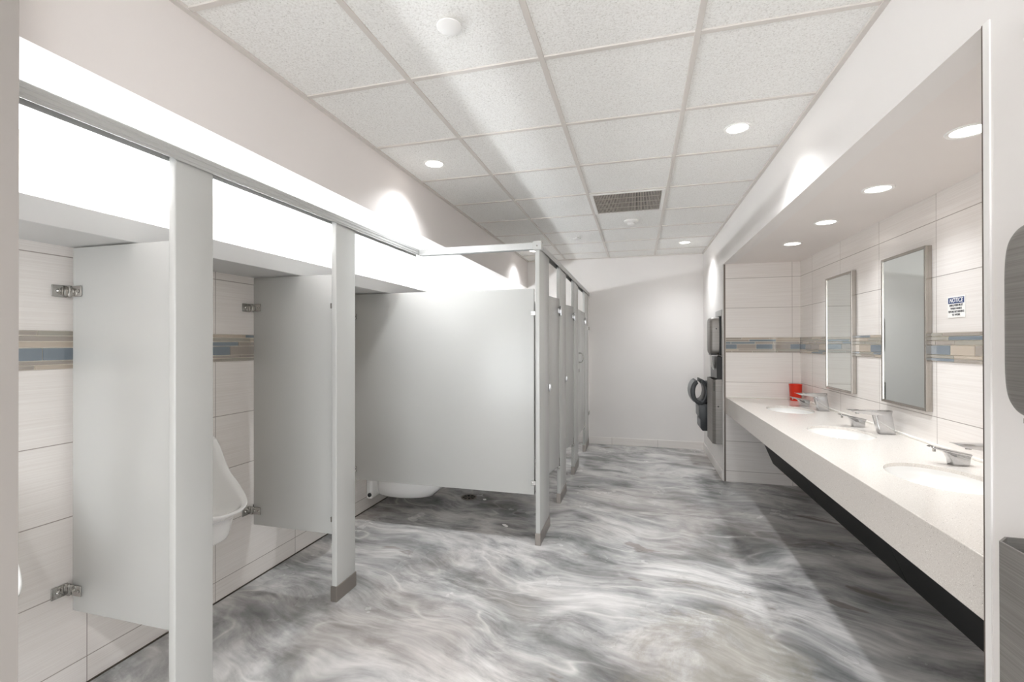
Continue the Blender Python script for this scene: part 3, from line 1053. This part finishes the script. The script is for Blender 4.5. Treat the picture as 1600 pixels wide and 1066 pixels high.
# ================================================================== WALL UNITS, FAR RIGHT
def towel_dispenser(y0, y1, z0, z1, label, lens=True):
    t = thing('towel_dispenser', label, 'dispenser', (XR, (y0 + y1) / 2, z0), 'steel paper towel dispensers')
    bm = B(); box(bm, XR - 0.022, XR, y0 - 0.001, y1 + 0.001, z0 - 0.006, z1 + 0.004, 0.004, 2)
    obj('back_frame', bm, M['blackplastic'], t)
    # rounded cover: superellipse outline lofted toward the front
    bm = B()
    rings = []
    yc, zc, hy, hz = (y0 + y1) / 2, (z0 + z1) / 2, (y1 - y0) / 2, (z1 - z0) / 2
    n = 64
    for d, k in ((0.020, 1.0), (0.060, 1.0), (0.080, 0.985), (0.094, 0.955), (0.102, 0.90), (0.106, 0.82)):
        r = []
        for i in range(n):
            a = 2 * PI * i / n
            c, s = math.cos(a), math.sin(a)
            e = 2 / 6.0
            yy = hy * math.copysign(abs(c) ** e, c)
            zz = hz * math.copysign(abs(s) ** e, s)
            ins = (1 - k) * hy
            yy = math.copysign(max(abs(yy) - ins * abs(c) ** .3, 0), yy)
            zz = math.copysign(max(abs(zz) - ins * abs(s) ** .3, 0), zz)
            r.append(bm.verts.new((XR - d, yc + yy, zc + zz)))
        rings.append(r)
    fs = []
    for a, b in zip(rings, rings[1:]):
        for k in range(n):
            fs.append(bm.faces.new([a[k], a[(k + 1) % n], b[(k + 1) % n], b[k]]))
    fs.append(bm.faces.new(rings[0][::-1]))
    fs.append(bm.faces.new(rings[-1]))
    bmesh.ops.recalc_face_normals(bm, faces=fs)
    obj('cover', bm, M['steel'], t, 45)
    bm = B(); box(bm, XR - 0.095, XR - 0.03, y0 + 0.05, y1 - 0.05, z0 - 0.008, z0 + 0.006, 0.003, 2)
    obj('paper_slot', bm, M['blackplastic'], t)
    bm = B(); lathe(bm, [(0.006, y0 - 0.003), (0.006, y0 + 0.004)], XR - 0.05, z0 + 0.27, 14, axis='y')
    obj('lock', bm, M['blackplastic'], t)
    return t
td = towel_dispenser(5.235, 5.51, 1.295, 1.69, 'brushed steel towel dispenser with black back on the far right wall')
bm = B()
vs = []
for k in range(9):
    f = k / 8
    vs.append((bm.verts.new((XR - 0.085 + 0.018 * f * f, 5.30, 1.30 - 0.17 * f)), bm.verts.new((XR - 0.085 + 0.018 * f * f, 5.46, 1.30 - 0.15 * f))))
for (a, b), (c, d) in zip(vs, vs[1:]):
    bm.faces.new([a, b, d, c])
o = tag(obj('paper_towel', bm, M['paper']), 'white paper towel hanging below the far steel dispenser', 'paper towel')
md = o.modifiers.new('thick', 'SOLIDIFY'); md.thickness = 0.0012
bm = B(); box(bm, XR - 0.008, XR, 5.19, 5.58, 1.70, 1.762, 0.001, 1)
tag(obj('wall_plate', bm, M['plategrey']), 'flat grey plate on the wall above the far towel dispenser', 'plate')

def waste_bin(y0, y1, z0, z1, label, recess=True, liner=False):
    t = thing('waste_bin', label, 'bin', (XR, (y0 + y1) / 2, z0), 'steel wall waste bins')
    xf = XR - 0.092
    th = 0.004
    bm = B()
    # open-topped receptacle: front, two sides, back, bottom, with turned rim
    prism(bm, [(XR, y0), (xf + 0.028, y0), (xf, y0 + 0.03), (xf, y1 - 0.03), (xf + 0.028, y1), (XR, y1), (XR, y1 - th), (xf + 0.03, y1 - th), (xf + th, y1 - 0.032), (xf + th, y0 + 0.032), (xf + 0.03, y0 + th), (XR, y0 + th)], z0, z1, 'z')
    prism(bm, [(XR - 0.001, y0 + 0.003), (xf + 0.03, y0 + 0.003), (xf + 0.002, y0 + 0.032), (xf + 0.002, y1 - 0.032), (xf + 0.03, y1 - 0.003), (XR - 0.001, y1 - 0.003)], z0, z0 + 0.006, 'z')
    obj('receptacle', bm, M['steel'], t)
    bm = B(); lathe(bm, [(0.008, y0 - 0.002), (0.008, y0 + 0.003)], XR - 0.04, z0 + 0.39, 14, axis='y')
    obj('lock', bm, M['blackplastic'], t)
    if recess:
        bm = B(); box(bm, XR - 0.052, XR, y0 + 0.006, y1 - 0.006, z1 - 0.05, z1 + 0.235, 0.002, 1)
        obj('backplate', bm, M['blackplastic'], t)
    bm = B(); box(bm, xf + 0.012, XR - 0.006, y0 + 0.012, y1 - 0.012, z1 - 0.12, z1 - 0.03)
    obj('liner', bm, M['bag'], t)
    return t
waste_bin(5.19, 5.62, 0.365, 1.035, 'tall brushed steel waste bin on the far right wall below towel dispenser')

# hands-in dryer: C-shaped jaw on a narrow body, profile extruded along the wall
t = thing('hand_dryer', 'dark grey hands-in dryer with open ring top on the far wall', 'hand dryer', (XR, 5.92, 0.39))
cx, cz = 0.700, 0.845
def ringpt(a, rx, rz): return (cx + rx * math.cos(a), cz + rz * math.sin(a))
g0, g1 = math.radians(112), math.radians(86)
a0, a1 = g0, 2 * PI + g1
NA = 36
outp = [ringpt(a0 + (a1 - a0) * k / NA, 0.102, 0.150) for k in range(NA + 1)]
innp = [ringpt(a0 + (a1 - a0) * k / NA, 0.056, 0.106) for k in range(NA + 1)]
bm = B()
prism(bm, outp + innp[::-1], 5.75, 6.09, 'y', 0.003, 2)
obj('jaw', bm, M['dryer'], t, 30)
bm = B()
prism(bm, [(0.690, 0.71), (0.845, 0.71), (0.845, 0.395), (0.725, 0.395), (0.705, 0.42), (0.705, 0.53), (0.690, 0.55)], 5.76, 6.08, 'y', 0.004, 2)
box(bm, 0.79, 0.845, 5.77, 6.07, 0.70, 0.96, 0.004, 2)
obj('body', bm, M['dryer'], t, 30)
bm = B()
pts = [ringpt(math.radians(125 + 105 * k / 16), 0.104, 0.152) for k in range(17)]
pts2 = [ringpt(math.radians(125 + 105 * k / 16), 0.108, 0.156) for k in range(17)]
prism(bm, pts2 + pts[::-1], 5.77, 6.07, 'y')
box(bm, 0.685, 0.691, 5.78, 6.06, 0.56, 0.68, 0.002, 1)
box(bm, 0.700, 0.706, 5.78, 6.06, 0.43, 0.52, 0.002, 1)
obj('outer_shell', bm, M['dryer_side'], t)

# ================================================================== NEAR RIGHT WALL
towel_dispenser(0.93, 1.222, 1.262, 1.665, 'brushed steel towel dispenser with rounded corners on the near right wall, cropped')
waste_bin(0.80, 1.272, 0.32, 0.990, 'brushed steel waste bin with dark liner on the near right wall', recess=False)
t = thing('thermostat', 'small white square wall control high on the near right wall', 'wall control', (XR, 1.235, 2.088))
bm = B(); box(bm, XR - 0.016, XR, 1.18, 1.291, 2.088, 2.132, 0.004, 2)
obj('housing', bm, M['white'], t)
bm = B(); box(bm, XR - 0.018, XR - 0.016, 1.188, 1.284, 2.094, 2.126, 0.0005, 1)
obj('face_plate', bm, M['plategrey'], t)

# ================================================================== FLOOR DETAILS
t = thing('floor_drain', 'round dark floor drain showing under the stall side panel', 'drain', (-1.50, 4.0, 0))
bm = B(); lathe(bm, [(0.072, 0.0), (0.072, 0.004), (0.060, 0.004), (0.060, 0.001)], -1.50, 4.0, 36, caps=False)
obj('rim', bm, M['trimmetal'], t, True)
bm = B()
lathe(bm, [(0.060, 0.0008), (0.003, 0.001)], -1.50, 4.0, 36)
obj('well', bm, M['dark'], t)
bm = B()
for k in range(4):
    a = PI * k / 4
    c, s = math.cos(a), math.sin(a)
    prism(bm, [(-1.5 + u * c - v * s, 4.0 + u * s + v * c) for u, v in ((-.06, -.005), (.06, -.005), (.06, .005), (-.06, .005))], 0.0012, 0.004, 'z')
obj('grate', bm, M['trimmetal'], t)
def scrap(pts, label):
    bm = B()
    prism(bm, pts, 0.0, 0.004, 'z')
    return tag(obj('paper_scrap', bm, M['paper']), label, 'paper scrap', 'paper scraps on the floor')
scrap([(-1.025, 3.47), (-1.005, 3.445), (-0.975, 3.43), (-0.97, 3.445), (-1.0, 3.475)], 'white scrap of paper on the floor in front of the stall side panel')
scrap([(-1.36, 3.985), (-1.345, 3.965), (-1.325, 3.975), (-1.335, 3.995)], 'tiny white paper scrap on the floor just under the stall side panel edge')
